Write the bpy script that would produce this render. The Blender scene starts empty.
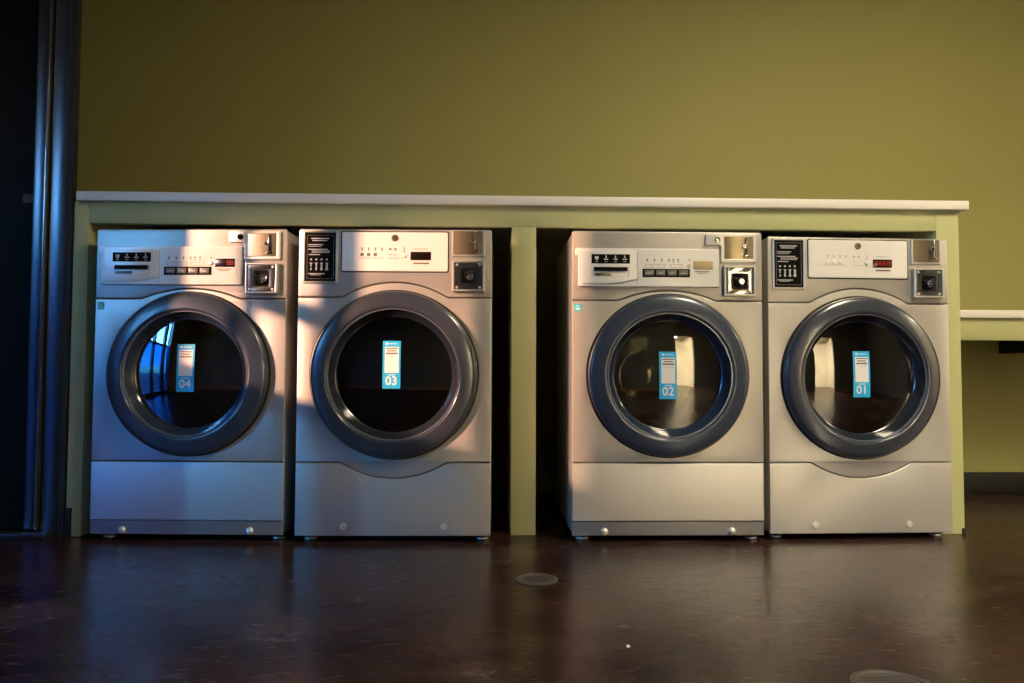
import bpy, bmesh, math, random
from mathutils import Vector, Matrix
random.seed(7)
PI = math.pi
scene = bpy.context.scene
COL = scene.collection

# ------------------------------------------------------------------ materials
def new_mat(name):
    m = bpy.data.materials.new(name); m.use_nodes = True
    nt = m.node_tree
    return m, nt, nt.nodes['Principled BSDF']

def pbr(name, col, rough=.5, metal=0., spec=.5, coat=0., bump=None, var=None, emit=None, coat_rough=.06):
    """bump=(scale, strength, stretch xyz); var=(scale, amount, stretch)"""
    m, nt, b = new_mat(name)
    b.inputs['Base Color'].default_value = (*col, 1)
    b.inputs['Roughness'].default_value = rough
    b.inputs['Metallic'].default_value = metal
    b.inputs['Specular IOR Level'].default_value = spec
    b.inputs['Coat Weight'].default_value = coat
    b.inputs['Coat Roughness'].default_value = coat_rough
    if emit:
        b.inputs['Emission Color'].default_value = (*emit[0], 1)
        b.inputs['Emission Strength'].default_value = emit[1]
    def noise(scale, stretch, detail=4):
        tc = nt.nodes.new('ShaderNodeTexCoord'); mp = nt.nodes.new('ShaderNodeMapping')
        mp.inputs['Scale'].default_value = stretch
        n = nt.nodes.new('ShaderNodeTexNoise'); n.inputs['Scale'].default_value = scale; n.inputs['Detail'].default_value = detail
        nt.links.new(tc.outputs['Object'], mp.inputs['Vector']); nt.links.new(mp.outputs[0], n.inputs['Vector'])
        return n
    if bump:
        n = noise(bump[0], bump[2]); bp = nt.nodes.new('ShaderNodeBump')
        bp.inputs['Strength'].default_value = bump[1]; bp.inputs['Distance'].default_value = .002
        nt.links.new(n.outputs['Fac'], bp.inputs['Height']); nt.links.new(bp.outputs[0], b.inputs['Normal'])
    if var:
        n = noise(var[0], var[2]); mx = nt.nodes.new('ShaderNodeMix'); mx.data_type = 'RGBA'
        mx.inputs['A'].default_value = (*[c*(1-var[1]) for c in col], 1)
        mx.inputs['B'].default_value = (*[min(1, c*(1+var[1])) for c in col], 1)
        nt.links.new(n.outputs['Fac'], mx.inputs['Factor']); nt.links.new(mx.outputs['Result'], b.inputs['Base Color'])
    return m

def glass_mat(name, tint, base, edge, power=4., rough=.0):
    m = bpy.data.materials.new(name); m.use_nodes = True
    nt = m.node_tree; nt.nodes.clear()
    o = nt.nodes.new('ShaderNodeOutputMaterial'); mix = nt.nodes.new('ShaderNodeMixShader')
    t = nt.nodes.new('ShaderNodeBsdfTransparent'); t.inputs['Color'].default_value = (*tint, 1)
    g = nt.nodes.new('ShaderNodeBsdfGlossy'); g.inputs['Roughness'].default_value = rough
    lw = nt.nodes.new('ShaderNodeLayerWeight'); lw.inputs['Blend'].default_value = .5
    p = nt.nodes.new('ShaderNodeMath'); p.operation = 'POWER'; p.inputs[1].default_value = power
    ma = nt.nodes.new('ShaderNodeMath'); ma.operation = 'MULTIPLY_ADD'; ma.inputs[1].default_value = edge; ma.inputs[2].default_value = base
    nt.links.new(lw.outputs['Facing'], p.inputs[0]); nt.links.new(p.outputs[0], ma.inputs[0])
    nt.links.new(ma.outputs[0], mix.inputs['Fac']); nt.links.new(t.outputs[0], mix.inputs[1]); nt.links.new(g.outputs[0], mix.inputs[2])
    nt.links.new(mix.outputs[0], o.inputs['Surface'])
    return m

M = {}
M['steel'] = pbr('brushed_silver', (.54, .525, .50), .40, .68, .5, bump=(60, .10, (1, 1, 14)), var=(30, .05, (1, 1, 10)))
M['steel_dark'] = pbr('kick_steel', (.22, .215, .22), .45, .5, bump=(60, .1, (1, 1, 14)))
M['white'] = pbr('white_plastic', (.88, .875, .865), .34, .10, .8, coat=1., coat_rough=.24)
M['panel_face'] = pbr('pale_panel', (.86, .85, .83), .38, .12, .6, coat=.7, coat_rough=.3)
M['drawer'] = pbr('drawer_white', (.85, .85, .84), .34, .10, .8, coat=1., coat_rough=.24)
M['black'] = pbr('black_plastic', (.004, .004, .005), .5, 0, .06)
M['mouth'] = pbr('coin_mouth_steel', (.035, .035, .04), .35, .6)
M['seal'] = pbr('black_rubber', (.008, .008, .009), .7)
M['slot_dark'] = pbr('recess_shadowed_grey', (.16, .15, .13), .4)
M['ring_a'] = pbr('slate_blue_plastic', (.036, .050, .082), .30, .15, .6, coat=.35, coat_rough=.12)
M['ring_b'] = pbr('charcoal_blue_plastic', (.040, .048, .068), .26, .15, .6, coat=.5, coat_rough=.1)
M['bezel_a'] = pbr('bezel_blue', (.020, .032, .060), .16, 0, .6, coat=.6)
M['bezel_b'] = pbr('bezel_dark', (.016, .021, .032), .16, 0, .6, coat=.6)
M['rim'] = pbr('rim_light', (.20, .22, .27), .25, .5)
M['glass_wash'] = glass_mat('door_glass_clear', (.66, .66, .61), .18, .5)
M['glass_dry'] = glass_mat('door_glass_tinted', (.34, .34, .34), .15, .5)
M['sun_filter'] = glass_mat('added_blue_sun_filter', (.07, .25, .45), .06, .5)  # added blue panes: hold back the low sun, give blue fill
M['leaf'] = pbr('matt_black_leaf', (.0022, .0022, .0024), .6, 0, .15)
M['pane'] = glass_mat('window_pane_bronze', (.92, .88, .84), .05, .6)
M['drum'] = pbr('drum_steel', (.62, .60, .50), .16, 1., bump=(45, .35, (1, .3, 1)))
M['drum_dark'] = pbr('drum_dark_steel', (.28, .27, .24), .24, 1.)
M['gasket'] = pbr('gasket_grey', (.06, .06, .055), .4)
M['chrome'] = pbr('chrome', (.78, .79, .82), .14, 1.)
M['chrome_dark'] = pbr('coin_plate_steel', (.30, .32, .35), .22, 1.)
M['lockplate'] = pbr('lock_plate_bronze', (.46, .39, .27), .30, .9)
M['lockplate_dk'] = pbr('lock_plate_dull', (.20, .17, .12), .38, .8)
M['frame_silver'] = pbr('frame_silver', (.66, .65, .63), .3, .7)
M['frame_bright'] = pbr('frame_bright', (.86, .85, .82), .3, .35, .7)
M['print'] = pbr('grey_printing', (.17, .16, .16), .6)
M['print_red'] = pbr('dark_red_printing', (.16, .07, .06), .6)
M['print_pale'] = pbr('pale_printing', (.55, .55, .55), .6)
M['lcd'] = pbr('display_black', (.012, .004, .004), .2)
M['led'] = pbr('red_led', (.3, .01, .01), .4, emit=((1, .02, .03), .16))
M['lcd_lit'] = pbr('display_lit_tan', (.55, .42, .22), .3)
M['sticker'] = pbr('sticker_blue', (.012, .42, .80), .45)
M['sticker_white'] = pbr('sticker_white', (.82, .80, .80), .5)
M['sticker_pale'] = pbr('sticker_pale_blue', (.45, .70, .88), .5)
M['teal'] = pbr('teal_sticker', (.02, .50, .62), .45)
M['screw'] = pbr('screw_steel', (.78, .77, .74), .38, .7)
M['foot'] = pbr('foot_metal', (.35, .36, .36), .4, .8)
M['wall'] = pbr('olive_wall_paint', (.315, .300, .102), .62, 0, .35, bump=(220, .05, (1, 1, 1)), var=(1.6, .04, (1, 1, 1)))
M['surround'] = pbr('light_olive_paint', (.43, .445, .225), .55, 0, .35, bump=(200, .05, (1, 1, 1)))
M['laminate'] = pbr('white_laminate', (.80, .775, .74), .38)
M['base'] = pbr('dark_vinyl_base', (.010, .009, .008), .55, 0, .25)
M['cream'] = pbr('cream_wall', (.72, .66, .52), .6)
M['dimwall'] = pbr('deep_taupe_wall', (.13, .12, .10), .7)
M['ceil'] = pbr('ceiling_tile', (.30, .28, .24), .8)
M['bronze'] = pbr('dark_bronze_aluminium', (.15, .18, .22), .30, .95, .5)
M['bronze_bead'] = pbr('bronze_bead', (.40, .42, .45), .2, .95)
M['blackglass'] = pbr('black_spandrel', (.004, .004, .005), .12, 0, .35)
M['drain'] = pbr('drain_metal', (.075, .064, .058), .55, .3)
M['drain_hole'] = pbr('drain_slot', (.02, .018, .016), .6)
M['scrap'] = pbr('paper_scrap', (.75, .72, .68), .7)
M['diffuser'] = pbr('lamp_diffuser', (.9, .88, .82), .5, emit=((1, .84, .58), 3.))
M['asphalt'] = pbr('asphalt', (.05, .05, .055), .8)
M['dark_ext'] = pbr('dark_render', (.02, .02, .022), .8)
M['wood'] = pbr('wood_threshold', (.35, .16, .07), .4)

def floor_mat():
    m, nt, b = new_mat('dark_stained_floor')
    L = nt.links.new
    tc = nt.nodes.new('ShaderNodeTexCoord')
    def noise(scale, detail, rough, stretch=(1, 1, 1), dist=0):
        mp = nt.nodes.new('ShaderNodeMapping'); mp.inputs['Scale'].default_value = stretch
        n = nt.nodes.new('ShaderNodeTexNoise'); n.inputs['Scale'].default_value = scale
        n.inputs['Detail'].default_value = detail; n.inputs['Roughness'].default_value = rough; n.inputs['Distortion'].default_value = dist
        L(tc.outputs['Object'], mp.inputs[0]); L(mp.outputs[0], n.inputs['Vector'])
        return n
    def ramp(src, p0, c0, p1, c1):
        r = nt.nodes.new('ShaderNodeValToRGB'); e = r.color_ramp.elements
        e[0].position, e[1].position = p0, p1; e[0].color, e[1].color = (*c0, 1), (*c1, 1)
        L(src, r.inputs['Fac']); return r.outputs['Color']
    def mix(fac, a, bcol):
        x = nt.nodes.new('ShaderNodeMix'); x.data_type = 'RGBA'; x.inputs['B'].default_value = (*bcol, 1)
        L(fac, x.inputs['Factor']); L(a, x.inputs['A']); return x.outputs['Result']
    a = noise(4.0, 8, .65, (.8, 1.5, 1), .6)
    col = ramp(a.outputs['Fac'], .36, (.011, .0052, .0042), .68, (.040, .0195, .0145))
    fine = noise(22, 6, .7, (.7, 2.2, 1), .8)                       # fine streaky wear
    col = mix(ramp(fine.outputs['Fac'], .54, (0, 0, 0), .76, (.55, .55, .55)), col, (.085, .055, .047))
    patch = noise(2.3, 3, .5, (1, 1.3, 1), .4); sc_ = noise(30, 7, .75, (.8, 1.5, 1), 1.5)     # scuffed pale patches
    mu = nt.nodes.new('ShaderNodeMath'); mu.operation = 'MULTIPLY'
    L(ramp(patch.outputs['Fac'], .58, (0, 0, 0), .66, (1, 1, 1)), mu.inputs[0]); L(ramp(sc_.outputs['Fac'], .46, (0, 0, 0), .62, (.8, .8, .8)), mu.inputs[1])
    col = mix(mu.outputs[0], col, (.13, .088, .08))
    L(col, b.inputs['Base Color'])
    rr = nt.nodes.new('ShaderNodeMapRange'); rr.inputs['To Min'].default_value = .14; rr.inputs['To Max'].default_value = .36
    L(fine.outputs['Fac'], rr.inputs['Value']); L(rr.outputs[0], b.inputs['Roughness'])
    bp = nt.nodes.new('ShaderNodeBump'); bp.inputs['Strength'].default_value = .28; bp.inputs['Distance'].default_value = .003
    fb = noise(30, 6, .65, (1, 1, 1), .3)
    L(fb.outputs['Fac'], bp.inputs['Height']); L(bp.outputs[0], b.inputs['Normal'])
    b.inputs['Specular IOR Level'].default_value = .25
    return m
M['floor'] = floor_mat()

# ------------------------------------------------------------------ helpers
def link(name, me, mats, parent=None, loc=None):
    o = bpy.data.objects.new(name, me); COL.objects.link(o)
    for m in (mats if isinstance(mats, (list, tuple)) else [mats]):
        me.materials.append(m)
    if parent is not None: o.parent = parent
    if loc: o.location = loc
    return o

def finish(me, angle=35):
    me.shade_smooth(); me.set_sharp_from_angle(angle=math.radians(angle))

def tag(o, label=None, cat=None, group=None, kind=None):
    if label: o['label'] = label
    if cat: o['category'] = cat
    if group: o['group'] = group
    if kind: o['kind'] = kind
    return o

def empty(name, loc, rz=0.):
    o = bpy.data.objects.new(name, None); COL.objects.link(o)
    o.location = loc; o.rotation_euler = (0, 0, rz); o.empty_display_size = .1
    return o

class MB:
    """collects shapes into one mesh"""
    def __init__(s): s.bm = bmesh.new(); s.mi = 0
    def _tag(s, f0):
        s.bm.faces.ensure_lookup_table()
        for f in list(s.bm.faces)[f0:]: f.material_index = s.mi
    def box(s, x0, x1, y0, y1, z0, z1, bev=0., seg=2):
        f0 = len(s.bm.faces)
        t = bmesh.new()
        bmesh.ops.create_cube(t, size=1)
        for v in t.verts:
            v.co = Vector(((x0+x1)/2+v.co.x*(x1-x0), (y0+y1)/2+v.co.y*(y1-y0), (z0+z1)/2+v.co.z*(z1-z0)))
        if bev > 0: bmesh.ops.bevel(t, geom=list(t.edges), offset=bev, segments=seg, affect='EDGES', profile=.5)
        s.merge(t); return s
    def merge(s, t):
        me = bpy.data.meshes.new('tmp'); 
        for f in t.faces: f.material_index = s.mi
        t.to_mesh(me); t.free(); s.bm.from_mesh(me); bpy.data.meshes.remove(me)
    def mesh(s, me):
        for p in me.polygons: p.material_index = s.mi
        s.bm.from_mesh(me); bpy.data.meshes.remove(me); return s
    def lathe(s, prof, axis='y', seg=64, center=(0, 0, 0), a0=0., a1=2*PI, close=False):
        """prof: list of (r, h). axis y: h along y ; axis z: h along z"""
        t = bmesh.new(); full = abs(a1-a0-2*PI) < 1e-6
        n = seg if full else seg+1
        rows = []
        for r, h in prof:
            row = []
            if r < 1e-6:
                p = (0, h, 0) if axis == 'y' else (0, 0, h)
                row = [t.verts.new(p)]*n
            else:
                for i in range(n):
                    a = a0+(a1-a0)*i/seg; c, q = r*math.cos(a), r*math.sin(a)
                    row.append(t.verts.new((c, h, q) if axis == 'y' else (c, q, h)))
            rows.append(row)
        if close: rows.append(rows[0])
        for A, B in zip(rows, rows[1:]):
            for i in range(seg):
                j = (i+1) % n
                vs = []
                for v in (A[i], A[j], B[j], B[i]):
                    if v not in vs: vs.append(v)
                if len(vs) >= 3:
                    try: t.faces.new(vs)
                    except ValueError: pass
        if not full and close:
            pass
        for v in t.verts: v.co += Vector(center)
        bmesh.ops.recalc_face_normals(t, faces=list(t.faces))
        s.merge(t); return s
    def build(s, name, mats, parent=None, loc=None, angle=35):
        me = bpy.data.meshes.new(name); s.bm.to_mesh(me); s.bm.free()
        finish(me, angle)
        return link(name, me, mats, parent, loc)

def plate_mesh(polys, yf, yb, bev=0., res=2):
    """2D outlines in (x,z): first outer, others holes; solid between y=yf (front) and y=yb"""
    cu = bpy.data.curves.new('c', 'CURVE'); cu.dimensions = '2D'; cu.fill_mode = 'BOTH'
    half = abs(yb-yf)/2
    bev = min(bev, half*.95)
    cu.extrude = half-bev; cu.bevel_depth = bev; cu.bevel_resolution = res; cu.offset = -bev
    for pl in polys:
        sp = cu.splines.new('POLY'); sp.points.add(len(pl)-1); sp.use_cyclic_u = True
        for p, (x, z) in zip(sp.points, pl): p.co = (x, z, 0, 1)
    ob = bpy.data.objects.new('c', cu); COL.objects.link(ob)
    bpy.context.view_layer.update()
    dg = bpy.context.evaluated_depsgraph_get()
    me = bpy.data.meshes.new_from_object(ob.evaluated_get(dg))
    me.materials.clear()
    yc = (yf+yb)/2
    for v in me.vertices:
        x, z, w = v.co; v.co = (x, yc-w, z)
    bpy.data.objects.remove(ob); bpy.data.curves.remove(cu)
    bm = bmesh.new(); bm.from_mesh(me)
    bmesh.ops.remove_doubles(bm, verts=list(bm.verts), dist=1e-6)
    bmesh.ops.recalc_face_normals(bm, faces=list(bm.faces)); bm.to_mesh(me); bm.free()
    return me

def plate(name, polys, yf, yb, mat, parent=None, bev=0., angle=16):
    me = plate_mesh(polys, yf, yb, bev); finish(me, angle)
    return link(name, me, mat, parent)

def rrect(x0, x1, z0, z1, r=0., n=5):
    if r <= 0: return [(x0, z0), (x1, z0), (x1, z1), (x0, z1)]
    pts = []
    for cx, cz, a in ((x1-r, z0+r, -PI/2), (x1-r, z1-r, 0), (x0+r, z1-r, PI/2), (x0+r, z0+r, PI)):
        for i in range(n+1):
            t = a+PI/2*i/n; pts.append((cx+r*math.cos(t), cz+r*math.sin(t)))
    return pts

def circle(cx, cz, r, n=64): return [(cx+r*math.cos(2*PI*i/n), cz+r*math.sin(2*PI*i/n)) for i in range(n)]

def text_mesh(body, size, cx, cz, y, depth=.0006, bold=.0, mapy=None):
    cu = bpy.data.curves.new('t', 'FONT'); cu.body = body; cu.size = size; cu.align_x = 'CENTER'; cu.align_y = 'CENTER'
    cu.extrude = depth/2; cu.offset = bold; cu.resolution_u = 3
    ob = bpy.data.objects.new('t', cu); COL.objects.link(ob)
    bpy.context.view_layer.update()
    me = bpy.data.meshes.new_from_object(ob.evaluated_get(bpy.context.evaluated_depsgraph_get()))
    me.materials.clear()
    for v in me.vertices:
        x, z, w = v.co
        yy = y if mapy is None else mapy(x+cx, z+cz)
        v.co = (x+cx, yy-w, z+cz)
    bpy.data.objects.remove(ob); bpy.data.curves.remove(cu)
    return me

# ------------------------------------------------------------------ laundry machines
W2, HT = .343, 1.104
ZC = .588                                     # door centre height
def arc(x0, x1, z, sag, n=24):
    """points from x0 to x1 at height z bulging by sag (up +, down -)"""
    c = (x1-x0)/2; R = (c*c+sag*sag)/(2*abs(sag)); s = 1 if sag > 0 else -1
    out = []
    for i in range(n+1):
        x = x0+(x1-x0)*i/n; d = x-(x0+x1)/2
        out.append((x, z+s*(math.sqrt(max(R*R-d*d, 0))-(R-abs(sag)))))
    return out

GAP = .0034
def bars(mb, spec, y0, y1):
    for x0, x1, z0, z1 in spec: mb.box(x0, x1, y0, y1, z0, z1)

def dome(x, z, R=1.2, rg=.2, ye=.004):
    """front surface of the bulged glass, relative to the door centre"""
    r2 = x*x+z*z
    return ye-(math.sqrt(R*R-r2)-math.sqrt(R*R-rg*rg))

def machine(name, kind, num, loc, rz, st):
    wash = kind == 'washer'
    root = empty(name, loc, rz)
    # --- cabinet shell: hollow box, open front, with back sheet
    mb = MB()
    mb.mesh(plate_mesh([rrect(-W2+.001, W2-.001, .022, HT-.001, .012), rrect(-W2+.008, W2-.008, .03, HT-.008, .008)], .012, .62, .002))
    mb.mesh(plate_mesh([rrect(-W2+.004, W2-.004, .026, HT-.004, .01)], .615, .625))
    mb.build('cabinet', M['steel'], root)
    # --- sheet metal fronts
    if wash: zs, sx, sg = .8545, .176, .036
    else:    zs, sx, sg = .8605, .186, .054
    top = [(-W2, HT-.006), (-W2, zs+GAP/2)]+arc(-sx, sx, zs+GAP/2, sg)+[(W2, zs+GAP/2), (W2, HT-.006), (W2-.006, HT), (-W2+.006, HT)]
    plate('top_panel', [top], 0, .016, M['steel'], root, .0045)
    zb = .278
    if wash: low = [(-W2, zb+GAP/2), (W2, zb+GAP/2)]
    else:    low = [(-W2, zb+GAP/2)]+arc(-.187, .187, zb+GAP/2, -.055)+[(W2, zb+GAP/2)]
    mid = low+[(W2, zs-GAP/2)]+arc(-sx, sx, zs-GAP/2, sg)[::-1]+[(-W2, zs-GAP/2)]
    plate('front_panel', [mid, circle(0, ZC, .25)], 0, .016, M['steel'], root, .0035)
    if wash:
        plate('lower_panel', [rrect(-W2, W2, .0715, zb-GAP/2, .002)], 0, .016, M['steel'], root, .0035)
        k = plate('kick_strip', [rrect(-W2+.001, W2-.001, .022, .0705, .003)], .003, .016, M['steel_dark'], root, .002)
        for sx_ in (-.228, .226):
            c = MB(); c.lathe([(.0, -.010), (.007, -.0095), (.012, -.006), (.0145, .0), (.015, .004)], 'y', 24, (sx_, .003, .036)); c.build('fixing_clip', M['screw'], k)
    else:
        lowp = [(-W2, .024), (-W2+.003, .022), (W2-.003, .022), (W2, .024)]+([(W2, zb-GAP/2)]+arc(-.187, .187, zb-GAP/2, -.055)[::-1]+[(-W2, zb-GAP/2)])
        k = plate('lower_panel', [lowp], 0, .016, M['steel'], root, .0035)
        for sx_ in (-.174, .178):
            c = MB(); c.lathe([(.0, -.0035), (.006, -.0035), (.0065, -.0045), (.011, -.004), (.0125, 0), (.0125, .004)], 'y', 24, (sx_, 0, .054))
            c.build('screw', M['screw'], k)
    # --- feet
    for fx, fy in ((-.30, .06), (.312, .06), (-.30, .57), (.312, .57)):
        c = MB(); c.lathe([(0, 0), (.022, 0), (.024, .003), (.023, .008), (.010, .010), (.008, .012), (.008, .035), (0, .035)], 'z', 20, (fx, fy, 0))
        c.build('foot', M['foot'], root)
    # --- door
    R = .287 if wash else .294
    rl, rg = (.222, .196) if wash else (.232, .207)
    c = MB()
    c.lathe([(R, -.002), (R, -.016), (R-.003, -.024), (R-.009, -.0300), (R-.018, -.0325), (rl+.012, -.0415), (rl+.004, -.0415), (rl, -.038),
             (rl, -.004), (R, -.002)], 'y', 128, (0, 0, 0))
    door = c.build('door', M['ring_a'] if wash else M['ring_b'], root, (0, 0, ZC), angle=50)
    c = MB(); c.lathe([(R-.004, -.004), (R+.005, -.004), (R+.006, -.001), (R+.005, .0), (R-.004, .0)], 'y', 96, close=True); c.build('door_shadow_line', M['seal'], door)  # black ring standing in for the shadow gap round the door
    c = MB(); c.lathe([(rl, -.034), (rl-.001, -.0375), (rl-.004, -.0375), (rl-.006, -.033), (rl-.006, -.028), (rl, -.028)], 'y', 96, close=True)
    c.build('bezel_rim', M['rim'], door)
    c = MB(); c.lathe([(rl-.004, -.033), (rg+.013, -.016), (rg+.004, -.004), (rg+.001, .001), (rg-.004, .004), (rg-.004, .012), (rl-.002, .012)], 'y', 96, close=True)
    c.build('inner_bezel', M['bezel_a'] if wash else M['bezel_b'], door)
    # grip slot on the right of the bezel
    c = MB(); a = .30 if wash else .26
    rA, rB = rl-.006, rg+.012
    c.lathe([(rA, -.0345), (rA-.002, -.0365), (rB+.002, -.0225), (rB, -.0185), (rA, -.030)], 'y', 18, a0=-a, a1=a*.6, close=True)
    c.build('door_handle', M['seal'], door)
    # glass: outward bulged lens
    c = MB(); N = 14
    prof = [(rg*i/N, dome(rg*i/N, 0, rg=rg)) for i in range(N+1)]
    prof += [(rg, .008)]+[(rg*i/N, dome(rg*i/N, 0, rg=rg)+.004+.0001) for i in range(N, -1, -1)]
    c.lathe(prof, 'y', 96); c.build('door_glass', M['glass_wash'] if wash else M['glass_dry'], door, angle=60)
    # number sticker stuck on the glass
    dx, dz = st; w, h = .0315, .084
    sm = MB()
    F = lambda lay: (lambda x, z: dome(x, z, rg=rg)-.0006-lay)
    def curved(x0, x1, z0, z1, lay, mi):
        sm.mi = mi; t = bmesh.new(); f = F(lay)
        nx, nz = 4, max(2, int((z1-z0)/.012))
        g = [[t.verts.new((x0+(x1-x0)*i/nx, f(x0+(x1-x0)*i/nx, z0+(z1-z0)*j/nz), z0+(z1-z0)*j/nz)) for i in range(nx+1)] for j in range(nz+1)]
        for j in range(nz):
            for i in range(nx): t.faces.new((g[j][i], g[j][i+1], g[j+1][i+1], g[j+1][i]))
        sm.merge(t)
    X = lambda u: dx-w+2*w*u
    Z = lambda v: dz+h-2*h*v
    curved(X(0), X(1), Z(1), Z(0), 0, 0)
    curved(X(.12), X(.90), Z(.67), Z(.125), .0004, 1)
    # header mark and faint header wording
    curved(X(.16), X(.30), Z(.082), Z(.04), .0004, 1); curved(X(.36), X(.80), Z(.072), Z(.05), .0004, 2)
    for (u0, u1, v0, v1) in ((.17, .85, .148, .172), (.24, .76, .198, .222), (.18, .84, .248, .282), (.26, .78, .325, .338)):
        curved(X(u0), X(u1), Z(v1), Z(v0), .0008, 3 if v0 < .3 else 4)
    curved(X(.30), X(.72), Z(.725), Z(.70), .0004, 2)
    sm.mi = 1
    sm.mesh(text_mesh(num, .043, X(.50), Z(.845), 0, 0.0004, .0007, F(.0006)))
    sm.build('number_sticker', [M['sticker'], M['sticker_white'], M['sticker_pale'], M['print'], M['print_pale']], door, angle=80)
    # --- drum
    c = MB(); dr = .225
    c.lathe([(dr-.02, .07), (dr, .08), (dr+.012, .10), (dr+.012, .17), (dr+.004, .18), (dr+.004, .19), (dr+.012, .20), (dr+.012, .36), (dr, .38), (.17, .40), (.155, .385), (.10, .40), (.085, .375), (.03, .36), (.0, .358)], 'y', 64, (0, 0, ZC))
    drum = c.build('drum', M['drum'] if wash else M['drum_dark'], root, angle=40)
    for i in range(3):
        aa = math.radians((40 if wash else 75)+120*i); t = MB()
        t.mesh(plate_mesh([[(-.035, 0), (-.018, .045), (-.008, .056), (.008, .056), (.018, .045), (.035, 0)]], .13, .36, .006))
        m4 = Matrix.Translation((0, 0, ZC)) @ Matrix.Rotation(-aa, 4, 'Y') @ Matrix.Translation((0, 0, -dr-.012))
        bmesh.ops.transform(t.bm, matrix=m4, verts=list(t.bm.verts)); t.build('drum_lifter', M['drum'] if wash else M['drum_dark'], drum)
    c = MB(); c.lathe([(.25, .014), (.235, .02), (.215, .03), (.203, .045), (.200, .06), (.206, .072), (.25, .075)], 'y', 64, (0, 0, ZC)); c.build('drum_gasket', M['gasket'], root)
    (controls_washer if wash else controls_dryer)(root, num)
    return root

def lock_detail(mb, x, z):
    """little T shaped keyed lock on the coin box plate"""
    mb.mi = 0
    mb.lathe([(0, -.010), (.0055, -.010), (.007, -.008), (.007, .0)], 'y', 20, (x-.006, -.010, z+.002))
    mb.box(x-.0015, x+.0022, -.015, -.008, z-.030, z+.036, .001)
    mb.box(x-.009, x+.013, -.0135, -.008, z-.034, z-.029, .001)
    mb.mi = 1
    mb.box(x-.0075, x-.0045, -.0206, -.0198, z-.002, z+.006)
    mb.box(x+.0035, x+.006, -.0125, -.008, z-.026, z-.004)

def coin_slot(root, x0, x1, z0, z1, bright):
    """square coin acceptor: frame, plate with corner screws, recessed mouth with return button"""
    cx, cz = (x0+x1)/2, (z0+z1)/2
    fr = plate('coin_acceptor', [rrect(x0, x1, z0, z1, .003), rrect(x0+.007, x1-.007, z0+.007, z1-.007, .003)], -.018, .004, M['frame_silver'], root, .0018)
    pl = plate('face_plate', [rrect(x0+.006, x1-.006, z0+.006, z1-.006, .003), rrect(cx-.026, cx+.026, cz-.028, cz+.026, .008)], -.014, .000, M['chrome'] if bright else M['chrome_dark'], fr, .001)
    for sx in (-1, 1):
        for sz in (-1, 1):
            c = MB(); c.lathe([(0, -.0175), (.003, -.0172), (.0045, -.0155), (.005, -.013)], 'y', 14, (cx+sx*.040, 0, cz+sz*.040)); c.build('screw', M['screw'], fr)
    c = MB()   # funnel shaped mouth
    o, i = rrect(cx-.027, cx+.027, cz-.029, cz+.027, .008), rrect(cx-.017, cx+.017, cz-.020, cz+.014, .005)
    t = bmesh.new(); a = [t.verts.new((x, -.0155, z)) for x, z in o]; b = [t.verts.new((x, -.001, z)) for x, z in i]
    for k in range(len(a)): t.faces.new((a[k], a[(k+1) % len(a)], b[(k+1) % len(a)], b[k]))
    t.faces.new(b[::-1]); bmesh.ops.recalc_face_normals(t, faces=list(t.faces)); c.merge(t)
    c.build('coin_mouth', M['mouth'], fr)
    c = MB(); c.lathe([(0, -.018), (.009, -.018), (.013, -.014), (.0135, -.008), (.0135, -.001)], 'y', 24, (cx+.006, 0, cz-.002))
    c.lathe([(0, -.020), (.003, -.020), (.004, -.018)], 'y', 14, (cx+.006, 0, cz-.002)); c.build('return_button', M['chrome'], fr)
    c = MB(); c.box(cx-.0155, cx-.0080, -.009, -.0014, cz-.015, cz+.010, .001); c.box(cx-.010, cx+.010, -.012, -.0014, cz-.0195, cz-.0165, .001); c.build('coin_slit', M['black'], fr)

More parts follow.
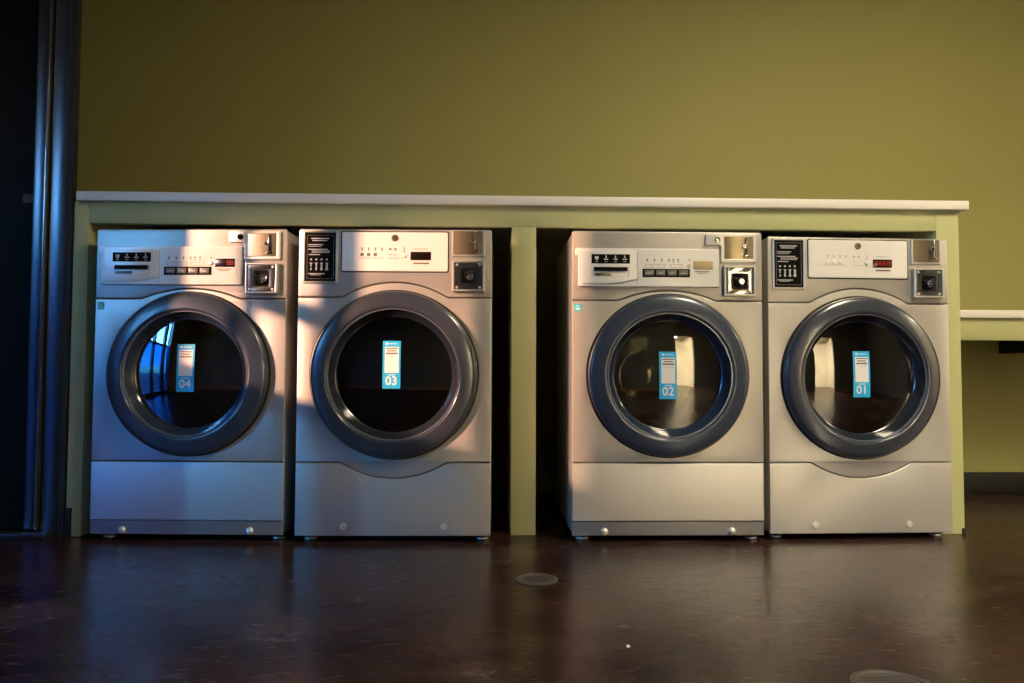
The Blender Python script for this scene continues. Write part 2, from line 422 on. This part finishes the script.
def controls_washer(root, num):
    lit_look = num == '02'  # lit look put into colour: tan display, bright coin plate
    # white control panel with a small ear at its upper left
    out = [(-.318, .9035), (.180, .9035), (.1835, .907), (.1835, 1.036), (.180, 1.0405), (-.328, 1.0405), (-.3315, 1.037), (-.3315, 1.017), (-.3215, 1.012), (-.3215, .907)]
    cp = plate('control_panel', [out], -.012, .004, M['white'], root, .003)
    # detergent drawer
    dr = plate('detergent_drawer', [[(-.308, .913), (-.205, .913), (-.165, .918), (-.115, .929), (-.1125, .934), (-.1125, 1.026), (-.115, 1.029), (-.306, 1.029), (-.309, 1.026)]], -.016, -.008, M['drawer'], root, .0015)
    lb = MB(); lb.box(-.275, -.138, -.0175, -.0155, .985, 1.018, .001)
    lb.mi = 1
    for i in range(4):
        x = -.257+.0335*i
        if i == 0:
            lb.box(x-.007, x+.007, -.0182, -.0174, 1.001, 1.010); lb.box(x-.004, x+.004, -.0182, -.0174, .996, 1.001)
        else:
            lb.box(x-.002, x+.002, -.0182, -.0174, 1.004, 1.013); lb.box(x-.008+i, x+.008+i, -.0182, -.0174, .995, .9995) if False else lb.box(x-.0075, x+.0075, -.0182, -.0174, .9975, 1.002)
        lb.box(x-.005, x+.005, -.0182, -.0174, .990, .992)
    lb.build('drawer_label', [M['black'], M['print_pale']], dr)
    rc = MB()   # pull recess: shallow tray with shaded lip
    o, i = rrect(-.268, -.142, .9375, .9725, .003), rrect(-.263, -.150, .9405, .966, .003)
    t = bmesh.new(); a = [t.verts.new((x, -.0165, z)) for x, z in o]; b = [t.verts.new((x, -.0135, z)) for x, z in i]
    for k in range(len(a)): t.faces.new((a[k], a[(k+1) % len(a)], b[(k+1) % len(a)], b[k]))
    t.faces.new(b[::-1]); bmesh.ops.recalc_face_normals(t, faces=list(t.faces)); rc.merge(t)
    rc.mi = 1; rc.box(-.266, -.147, -.022, -.0165, .958, .9715, .0015); rc.mi = 2; rc.box(-.262, -.205, -.0175, -.0150, .9415, .952, .001)
    rc.build('drawer_pull', [M['slot_dark'], M['black'], M['lockplate_dk']], dr)
    # button strip
    sb = MB(); sb.box(-.092, .078, -.0135, -.0115, .938, .9675, .001); sb.mi = 1
    for i in range(4): sb.box(-.086+.041*i, -.052+.041*i, -.0165, -.013, .943, .9625, .0015)
    sb.mi = 2
    for i in range(4): sb.box(-.080+.041*i, -.060+.041*i, -.0171, -.0163, .950, .953)
    sb.build('button_strip', [M['black'], M['slot_dark'], M['print_pale']], cp)
    # printing: dots, boxes and tiny lettering strokes
    pr = MB()
    for i in range(4):
        x = -.075+.026*i; pr.box(x-.0035, x+.0035, -.0126, -.0119, 1.000, 1.003); pr.box(x-.002, x+.002, -.0126, -.0119, .993, .999)
    for x0 in (.018, .036): pr.box(x0-.003, x0+.003, -.0126, -.0119, .998, 1.003); pr.box(x0-.002, x0+.002, -.0126, -.0119, .991, .995)
    pr.box(.073, .079, -.0126, -.0119, .998, 1.002)
    for x0, x1, z in ((-.083, -.010, .983), (-.083, -.010, .972), (.006, .050, .983), (.006, .050, .972)): pr.box(x0, x1, -.0125, -.0119, z, z+.0009)
    for x0 in (-.083, -.059, -.034, -.0105, .006, .0495): pr.box(x0, x0+.0009, -.0125, -.0119, .972, .984)
    pr.box(-.1105, -.1095, -.0125, -.0119, .912, 1.028)
    pr.mi = 1; pr.box(.096, .150, -.0126, -.0119, .9575, .960); pr.box(.105, .140, -.0126, -.0119, .9525, .9545)
    pr.build('panel_lettering', [M['print'], M['print_red']], cp)
    bt = MB(); bt.lathe([(0, -.0165), (.006, -.016), (.008, -.0135), (.008, -.011)], 'y', 20, (.076, 0, .979)); bt.build('start_button', M['frame_silver'], cp)
    ds = MB(); ds.box(.0905, .161, -.0135, -.0115, .9665, .9965, .001)
    ds.mi = 1
    for i, d in enumerate(('8', '8')):
        x = .138+.013*i
        if not lit_look:
            for z in (.9745, .9815, .9885): ds.box(x-.004, x+.004, -.0141, -.0134, z-.001, z+.001)
            for z in (.978, .985):
                for sx in (-.0045, .0045): ds.box(x+sx-.0008, x+sx+.0008, -.0141, -.0134, z-.003, z+.003)
    ds.build('display', [M['lcd_lit'] if lit_look else M['lcd'], M['led']], cp)
    # coin box: L shaped bright frame with key dot, lock plate
    L = [(.139, 1.095), (.137, 1.093), (.137, 1.058), (.139, 1.056), (.186, 1.056), (.192, 1.050), (.192, .9965), (.194, .9945), (.318, .9945), (.320, .9965), (.320, 1.093), (.318, 1.095)]
    cb = plate('coin_box', [L[::-1], rrect(.2045, .3085, 1.0055, 1.0875, .003)], -.009, .004, M['frame_bright'], root, .002)
    c = MB(); c.lathe([(0, -.012), (.004, -.012), (.0045, -.0145), (.009, -.0140), (.0105, -.010), (.0105, -.006)], 'y', 24, (.178, 0, 1.075)); c.build('key_switch', M['black'] if num == '04' else M['chrome'], cb)
    plate('lock_plate', [rrect(.204, .309, 1.005, 1.088, .002)], -.008, .002, M['lockplate'], cb, .0015)
    lk = MB(); lock_detail(lk, .280, 1.048); lk.build('lock', [M['chrome'], M['black']], cb)
    coin_slot(root, .2005, .3145, .872, .981, lit_look)
    es = MB(); es.box(-.334, -.310, -.0012, .001, .8155, .8415); es.mi = 1
    es.box(-.330, -.314, -.0017, -.0011, .820, .828); es.box(-.328, -.318, -.0017, -.0011, .832, .8365); es.build('energy_sticker', [M['teal'], M['sticker_pale']], root)

def controls_dryer(root, num):
    cp = plate('control_panel', [rrect(-.1895, .186, .9535, 1.0935, .006)], -.0035, .003, M['panel_face'], root, .002)
    plate('panel_recess', [rrect(-.1935, .1900, .9495, 1.0975, .008), rrect(-.1890, .1855, .954, 1.093, .006)], -.0012, .002, M['seal'], cp, .0005)
    c = MB(); c.lathe([(0, -.0055), (.005, -.0055), (.0055, -.0075), (.0105, -.0070), (.0125, -.004), (.0125, 0)], 'y', 28, (-.002, 0, 1.0725))
    c.mi = 1; c.box(-.0055, .0015, -.0062, -.0050, 1.071, 1.074); c.build('key_switch', [M['lockplate_dk'], M['black']], cp)
    pr = MB()
    for i in range(4):
        x = -.118+.0235*i; pr.box(x-.002, x+.002, -.0041, -.0034, 1.026, 1.037); pr.box(x-.004, x+.004, -.0041, -.0034, 1.0355, 1.0375)
    for i in range(3): pr.box(-.118+.0235*i-.006, -.118+.0235*i+.006, -.0041, -.0034, 1.007, 1.0185)
    for x in (-.018, .000): pr.box(x-.004, x+.004, -.0041, -.0034, 1.0285, 1.036); pr.box(x-.006, x+.006, -.0041, -.0034, 1.0115, 1.0135)
    pr.box(-.130, -.043, -.0041, -.0034, .9995, 1.001); pr.box(-.026, .012, -.0041, -.0034, .9995, 1.001)
    pr.box(.030, .033, -.0041, -.0034, 1.020, 1.040)
    pr.box(.064, .116, -.0041, -.0034, 1.0325, 1.0345)
    pr.mi = 1; pr.box(.064, .120, -.0041, -.0034, .980, .985)
    pr.build('panel_lettering', [M['print_pale'] if num == '01' else M['print'], M['print_red']], cp)
    for i in range(3 if num == '01' else 0):
        bt = MB(); bt.box(-.118+.0235*i-.008, -.118+.0235*i+.008, -.0055, -.003, 1.0035, 1.0205, .001); bt.build('button', M['white'], cp)
    b2 = MB(); b2.lathe([(0, -.0085), (.006, -.008), (.0075, -.006), (.0075, -.003)], 'y', 20, (.0315, 0, 1.0085)); b2.build('start_button', M['white'], cp)
    ds = MB(); ds.box(.0535, .1265, -.0055, -.003, .9935, 1.0235, .001)
    ds.mi = 1
    if num == '01':
        for i in range(4):
            x = .066+.0155*i
            for z in (1.0015, 1.0085, 1.0155): ds.box(x-.004, x+.004, -.0061, -.0054, z-.0011, z+.0011)
            for z in (1.005, 1.012):
                for sx in (-.0045, .0045): ds.box(x+sx-.0009, x+sx+.0009, -.0061, -.0054, z-.003, z+.003)
    ds.build('display', [M['lcd'], M['led']], cp)
    # black instruction plate in a bright frame
    fr = plate('instruction_plate', [rrect(-.326, -.204, .910, 1.096, .003), rrect(-.3195, -.2105, .9165, 1.0895, .002)], -.007, .003, M['frame_silver'], root, .0018)
    pl = MB(); pl.box(-.320, -.210, -.004, .001, .916, 1.090)
    pl.mi = 1
    for a in ((-.3125, -.3113, .925, 1.081), (-.2187, -.2175, .925, 1.081), (-.3125, -.2175, .925, .9262), (-.3125, -.2175, 1.0798, 1.081)): pl.box(a[0], a[1], -.0046, -.0039, a[2], a[3])
    pl.mi = 2
    for x0, x1, z, h in ((-.298, -.235, 1.067, .004), (-.294, -.242, 1.060, .0035), (-.308, -.256, 1.0455, .003), (-.308, -.262, 1.040, .002), (-.308, -.240, 1.029, .0028), (-.296, -.232, 1.023, .0028), (-.296, -.234, 1.018, .002), (-.306, -.266, 1.010, .003), (-.308, -.250, .942, .003), (-.300, -.262, .938, .002)):
        pl.box(x0, x1, -.0046, -.0039, z, z+h)
    for i in range(4):
        x = -.298+.0185*i
        pl.box(x-.003, x+.003, -.0046, -.0039, .991, .997); pl.box(x-.005, x+.005, -.0046, -.0039, .980, .9825)
        pl.box(x-.0016-.0004*i, x+.0016+.0008*i, -.0046, -.0039, .968-.004*i, .980); pl.box(x-.002-.001*i, x+.002+.001*i, -.0046, -.0039, .956, .964)
    pl.build('instruction_face', [M['black'], M['print'], M['print_pale']], fr)
    cb = plate('coin_box', [rrect(.201, .317, 1.008, 1.102, .002), rrect(.2075, .307, 1.0145, 1.0975, .002)], -.006, .004, M['frame_silver'], root, .0015)
    plate('lock_plate', [rrect(.207, .3075, 1.014, 1.098, .001)], -.004, .002, M['lockplate_dk'], cb, .001)
    lk = MB(); lock_detail(lk, .282, 1.060); lk.build('lock', [M['chrome'], M['black']], cb)
    coin_slot(root, .203, .317, .882, .991, False)

GRP = 'coin-operated laundry machines under the counter'
for nm, kd, num, loc, a, st, lab in (
    ('washing_machine', 'washer', '04', (-1.065, .031, 0), -.050, (-.008, .020), 'silver front-loading washer whose door sticker reads 04, nearest the dark bronze frame'),
    ('clothes_dryer', 'dryer', '03', (-.336, -.001, 0), -.017, (-.008, .034), 'silver dryer whose door sticker reads 03, just left of the green post'),
    ('washing_machine', 'washer', '02', (.636, -.008, 0), 0., (-.002, .0), 'silver front-loading washer whose door sticker reads 02, just right of the green post'),
    ('clothes_dryer', 'dryer', '01', (1.346, .022, 0), .030, (-.001, .012), 'silver dryer whose door sticker reads 01, last before the low desk')):
    m = machine(nm, kd, num, loc, a, st)
    if num == '01': m.scale = (.99, 1, .991)
    tag(m, lab, 'washing machine' if kd == 'washer' else 'dryer', GRP)

# ------------------------------------------------------------------ counter, surround and desk
YF, YW = .105, 1.04
sur = empty('counter_surround', (.1, YF, 0))
tag(sur, 'light olive green painted surround framing the two machine bays', 'counter')
def sp(name, x0, x1, y0, y1, z0, z1, b=.0025, mat='surround'):
    c = MB(); c.box(x0-.1, x1-.1, y0-YF, y1-YF, z0, z1, b); return c.build(name, M[mat], sur)
sp('end_panel', -1.522, -1.468, YF, YW-.002, 0, 1.2165)
sp('end_panel', 1.690, 1.777, YF, YW-.002, 0, 1.2165)
sp('center_post', .081, .172, YF, YW-.002, 0, 1.138)
sp('fascia', -1.468, 1.690, YF, YF+.03, 1.138, 1.2165)
sp('base_trim', -1.521, -1.500, YF-.008, YF, 0, .104, .002, 'base')
sp('base_trim', 1.765, 1.779, YF-.004, YF+.02, 0, .022, .002, 'base')
c = MB(); c.box(-1.657, 1.657, -.4775, .4775, 0, .034, .003)
ct = c.build('countertop', M['laminate'], None, (.150, .5625, 1.2165))
tag(ct, 'long white laminate countertop running over all four machines', 'countertop')

desk = empty('wall_desk', (2.4, .45, 0))
tag(desk, 'low wall desk with white top and green apron, right of the machines', 'desk')
def dp(name, x0, x1, y0, y1, z0, z1, mat, b=.0025):
    c = MB(); c.box(x0-2.4, x1-2.4, y0-.45, y1-.45, z0, z1, b); return c.build(name, M[mat], desk)
dp('desk_top', 1.779, 3.5, .42, YW-.002, .834, .867, 'laminate')
dp('apron', 1.779, 3.5, .435, .46, .739, .834, 'surround')
dp('bracket', 2.575, 2.62, .50, YW-.002, .70, .834, 'base', .004)

# ------------------------------------------------------------------ room shell
X0, X1, YB, ZT = -3.6, 4.4, -4.7, 3.0
def struct(name, mat, boxes, bev=0.):
    c = MB()
    for b in boxes: c.box(*b, bev)
    return tag(c.build(name, mat), kind='structure')
struct('floor', M['floor'], [(X0-.1, X1+2.6, -7.4, YW+.2, -.1, 0)])
struct('ceiling', M['ceil'], [(X0-.2, X1+.2, YB-.1, YW+.2, ZT, ZT+.1)])
struct('wall_back', M['wall'], [(X0-.2, X1+.2, YW, YW+.12, 0, ZT)])
DX0, DX1, DZ = 2.10, 2.88, 2.12
SX0, SX1, SZ = -2.3, -.9, 2.3                     # opening added in the right wall for fill light (along y)
struct('wall_right', M['dimwall'], [(X1, X1+.12, YB, SX0, 0, ZT), (X1, X1+.12, SX1, YW, 0, ZT), (X1, X1+.12, SX0, SX1, SZ, ZT)])
struct('wall_added_room', M['cream'], [(X1+2.4, X1+2.5, SX0-.6, SX1+.6, 0, 2.8), (X1+.12, X1+2.5, SX0-.7, SX0-.6, 0, 2.8), (X1+.12, X1+2.5, SX1+.6, SX1+.7, 0, 2.8)])  # unseen room added to send warm light onto the right machines
struct('ceiling_added_room', M['ceil'], [(X1+.12, X1+2.5, SX0-.7, SX1+.7, 2.8, 2.9)])
struct('wall_rear', M['dimwall'], [(X0-.2, DX0, YB-.12, YB, 0, ZT), (DX1, X1+.2, YB-.12, YB, 0, ZT), (DX0, DX1, YB-.12, YB, DZ, ZT)])
struct('baseboard_back', M['base'], [(1.779, X1, YW-.012, YW, 0, .105)], .002)
# lit hallway beyond the rear doorway
struct('wall_hall', M['cream'], [(DX0-.5, DX0-.4, YB-2.6, YB-.12, 0, 2.6), (DX1+.5, DX1+.6, YB-2.6, YB-.12, 0, 2.6), (DX0-.5, DX1+.6, YB-2.7, YB-2.6, 0, 2.6)])
struct('ceiling_hall', M['ceil'], [(DX0-.5, DX1+.6, YB-2.7, YB-.12, 2.6, 2.7)])
struct('trim_1', M['wood'], [(X0, DX0, YB, YB+.015, 0, .10), (DX1, X1, YB, YB+.015, 0, .10)])

# left of the counter: dark panelled door in a bronze frame
door1 = tag(empty('door_1', (-1.6, .1, 0)), kind='structure')
def dr_(name, boxes, mat, bev=.003):
    c = MB()
    for x0, x1, y0, y1, z0, z1 in boxes: c.box(x0+1.6, x1+1.6, y0-.1, y1-.1, z0, z1, bev)
    return c.build(name, M[mat], door1)
dr_('jamb', [(-1.603, -1.547, .095, .16, 0, ZT)], M and 'bronze')
dr_('stile', [(-1.660, -1.618, .085, .16, .03, ZT)], 'bronze')
dr_('bead', [(-1.619, -1.611, .078, .16, .03, ZT)], 'bronze_bead', .002)
dr_('seal_strip', [(-1.606, -1.526, .098, .125, 0, ZT)], 'seal', 0)
dr_('door_leaf', [(-2.62, -1.655, .11, .15, .03, ZT)], 'leaf', 0)
dr_('ledge_standin', [(-1.708, -1.665, .104, .111, 1.210, 1.242)], 'drain')  # grey plate standing in for a pale ledge glimpsed there
dr_('threshold', [(-2.62, -1.56, .05, .17, 0, .022)], 'bronze')
struct('wall_front', M['dark_ext'], [(X0-.1, -2.62, .11, .22, 0, ZT)])

# side wall with the evening windows
SY = (-2.04, -2.58, -3.08, -3.42)
ZS, RAKE = 1.40, .369
HEAD = lambda y: 1.97+(-2.10-y)*RAKE            # window head sloped to keep the sun off the fascia
c = MB()
c.box(X0-.12, X0, SY[0], YW+.12, 0, ZT); c.box(X0-.12, X0, YB-.1, SY[-1], 0, ZT)
def rake_prism(mb, x0, x1, ya, yb, za0, zb0, za1, zb1):
    t = bmesh.new()
    v = [t.verts.new((x, y, z)) for x in (x0, x1) for y, z in ((ya, za0), (yb, zb0), (yb, zb1), (ya, za1))]
    for f in ((0, 1, 2, 3), (7, 6, 5, 4), (0, 4, 5, 1), (1, 5, 6, 2), (2, 6, 7, 3), (3, 7, 4, 0)): t.faces.new([v[k] for k in f])
    bmesh.ops.recalc_face_normals(t, faces=list(t.faces)); mb.merge(t)
rake_prism(c, X0-.12, X0, SY[0], SY[-1], HEAD(SY[0]), HEAD(SY[-1]), ZT, ZT)
tag(c.build('wall_left', M['dimwall']), kind='structure')
win = tag(empty('window_1', (X0, 0, 0)), kind='structure')
def wp(name, boxes, mat, bev=.003):
    c = MB()
    for x0, x1, y0, y1, z0, z1 in boxes: c.box(x0, x1, y0, y1, z0, z1, bev)
    return c.build(name, M[mat], win)
wp('rail', [(-.05, .03, SY[-1], SY[0], ZS-.05, ZS)], 'bronze')
wp('rail', [(-.05, .03, SY[-1], SY[0], 0, .10)], 'bronze')
c = MB(); rake_prism(c, -.05, .03, SY[0], SY[-1], HEAD(SY[0])-.04, HEAD(SY[-1])-.04, HEAD(SY[0]), HEAD(SY[-1])); c.build('rail', M['bronze'], win)
for y, hw in zip(SY, (.03, .035, .062, .03)):  # third mullion added wide to shade the center post
    wp('mullion', [(-.05, .03, y-hw, y+hw, .10, HEAD(y)-.04)], 'bronze')
wp('pull_bar', [(.03, .055, -2.262, -2.232, 1.2, 1.98)], 'bronze', .006)
wp('push_bar', [(.03, .06, -2.56, -2.28, 1.665, 1.735)], 'bronze', .006)
for a, b in zip(SY, SY[1:]):
    c = MB(); rake_prism(c, -.014, -.008, a-.03, b+.03, ZS, ZS, HEAD(a)-.04, HEAD(b)-.04); c.build('sun_filter_pane' if b < -4 else 'pane', M['sun_filter' if b < -4 else 'pane'], win)
    wp('sun_filter_pane', [(-.014, -.008, b+.02, a-.02, .10, ZS-.05)], 'sun_filter', 0)
struct('ground', M['asphalt'], [(-40, X0-.2, -30, 20, -.25, -.12)])

# ------------------------------------------------------------------ floor drains, scrap
def floor_drain(x, y, r, label):
    root = tag(empty('floor_drain', (x, y, 0)), label, 'drain', 'round floor drains')
    c = MB(); c.lathe([(r, 0), (r, .0025), (r-.004, .004), (r-.012, .004), (r-.014, .002), (r-.014, .0)], 'z', 48); c.build('rim', M['drain'], root)
    c = MB(); c.lathe([(0, .0022), (r-.015, .0022), (r-.015, 0)], 'z', 40); c.mi = 1
    for i in range(-3, 4):
        h = math.sqrt(max(.0, (r-.024)**2-(i*.013)**2))
        if h > .005: c.box(-h, h, i*.013-.003, i*.013+.003, .0018, .0026)
    c.build('grate', [M['drain'], M['drain_hole']], root)
floor_drain(.139, -.475, .062, 'small round metal drain set in the floor below the green post')
floor_drain(.775, -1.215, .078, 'round metal drain in the foreground floor at the bottom edge')
c = MB(); t = bmesh.new()
vs = [t.verts.new(p) for p in ((-.004, -.006, .0004), (.004, -.005, .0012), (.005, .005, .0005), (-.002, .007, .0018))]
t.faces.new(vs); r_ = bmesh.ops.extrude_face_region(t, geom=list(t.faces)); [setattr(v, 'co', v.co+Vector((0, 0, .0012))) for v in r_['geom'] if isinstance(v, bmesh.types.BMVert)]
c.merge(t); sc = c.build('paper_scrap', M['scrap'], None, (.305, -1.0, 0))
tag(sc, 'tiny white scrap lying on the dark floor', 'scrap')

# ------------------------------------------------------------------ lamps (ceiling fixtures; front and side ones added as fill)
def ceiling_light(x, y, z, w, d, power, col, label, tilt=0):
    root = tag(empty('ceiling_light', (x, y, z)), label, 'ceiling light')
    c = MB(); c.mesh(plate_mesh([rrect(-w/2-.03, w/2+.03, -d/2-.03, d/2+.03, .01), rrect(-w/2, w/2, -d/2, d/2, .005)], 0, .05, .004))
    bmesh.ops.transform(c.bm, matrix=Matrix.Rotation(PI/2, 4, 'X'), verts=list(c.bm.verts))
    zmax = max(v.co.z for v in c.bm.verts)
    for v in c.bm.verts: v.co.z -= zmax
    c.build('housing', M['frame_silver'], root)
    c = MB(); c.box(-w/2, w/2, -d/2, d/2, -.03, -.02); c.build('diffuser', M['diffuser'], root)
    ld = bpy.data.lights.new('panel_glow', 'AREA'); ld.shape = 'RECTANGLE'; ld.size = w; ld.size_y = d; ld.energy = power; ld.color = col
    lo = bpy.data.objects.new('panel_glow', ld); COL.objects.link(lo); lo.location = (x, y, z-.06)
ceiling_light(1.85, -1.6, ZT, .6, 1.2, 94, (1, .84, .56), 'unseen ceiling panel lamp added as warm fill in front of the counter')  # added to brighten the right machines and back wall
ceiling_light(2.41, YB-1.1, 2.6, .6, 1.2, 950, (1, .88, .66), 'flat ceiling panel lamp in the rear hallway')

ceiling_light(5.5, -1.9, 2.8, .6, 1.2, 170, (1, .85, .60), 'unseen fill lamp in the added room behind the right opening')  # added side light for the right-hand machines

# sun through the side glazing
sd = bpy.data.lights.new('sun', 'SUN'); sd.energy = 11.; sd.angle = math.radians(.6); sd.color = (1, .58, .36)
so = bpy.data.objects.new('sun', sd); COL.objects.link(so)
az = math.radians(50); slope = .31
d = Vector((math.sin(az), math.cos(az), -slope*math.sin(az))).normalized()
so.rotation_euler = d.to_track_quat('-Z', 'Y').to_euler()

# world: evening sky, blue above, warm at the horizon
w = bpy.data.worlds.new('dusk_sky'); scene.world = w; w.use_nodes = True
nt = w.node_tree; bg = nt.nodes['Background']
tc = nt.nodes.new('ShaderNodeTexCoord'); sx = nt.nodes.new('ShaderNodeSeparateXYZ'); rp = nt.nodes.new('ShaderNodeValToRGB')
mr = nt.nodes.new('ShaderNodeMapRange'); mr.inputs['From Min'].default_value = -.1; mr.inputs['From Max'].default_value = 1.
nt.links.new(tc.outputs['Generated'], sx.inputs[0]); nt.links.new(sx.outputs['Z'], mr.inputs['Value']); nt.links.new(mr.outputs[0], rp.inputs['Fac'])
e = rp.color_ramp.elements
e[0].position = 0; e[0].color = (.03, .05, .08, 1)
e[1].position = 1; e[1].color = (.04, .13, .30, 1)
for p, cc in ((.085, (.03, .05, .08)), (.10, (.50, .33, .18)), (.15, (.15, .30, .50)), (.21, (.075, .27, .58)), (.34, (.05, .24, .58))):
    n = e.new(p); n.color = (*cc, 1)
nt.links.new(rp.outputs['Color'], bg.inputs['Color']); bg.inputs['Strength'].default_value = 64

# ------------------------------------------------------------------ camera
F = 740.
th, yw, ro = math.radians(2.363), math.radians(-1.739), math.radians(.218)
fw = Vector((-math.sin(yw)*math.cos(th), math.cos(yw)*math.cos(th), math.sin(th)))
rt = Vector((math.cos(yw), math.sin(yw), 0)); up = rt.cross(fw)
rt, up = math.cos(ro)*rt+math.sin(ro)*up, math.cos(ro)*up-math.sin(ro)*rt
cd = bpy.data.cameras.new('camera'); cam = bpy.data.objects.new('camera', cd); COL.objects.link(cam)
mw = Matrix((rt, up, -fw)).transposed().to_4x4(); mw.translation = (0, -2.63, .5978)
cam.matrix_world = mw
cd.sensor_width = 36; cd.sensor_fit = 'HORIZONTAL'; cd.lens = F*36/1024; cd.clip_start = .05
scene.camera = cam

scene.view_settings.view_transform = 'Standard'; scene.view_settings.look = 'None'
scene.view_settings.exposure = .04; scene.view_settings.gamma = 1; scene.view_settings.use_curve_mapping = False
scene.cycles.use_denoising = True
scene.cycles.max_bounces = 10; scene.cycles.transparent_max_bounces = 16; scene.cycles.glossy_bounces = 6
scene.cycles.sample_clamp_indirect = 6
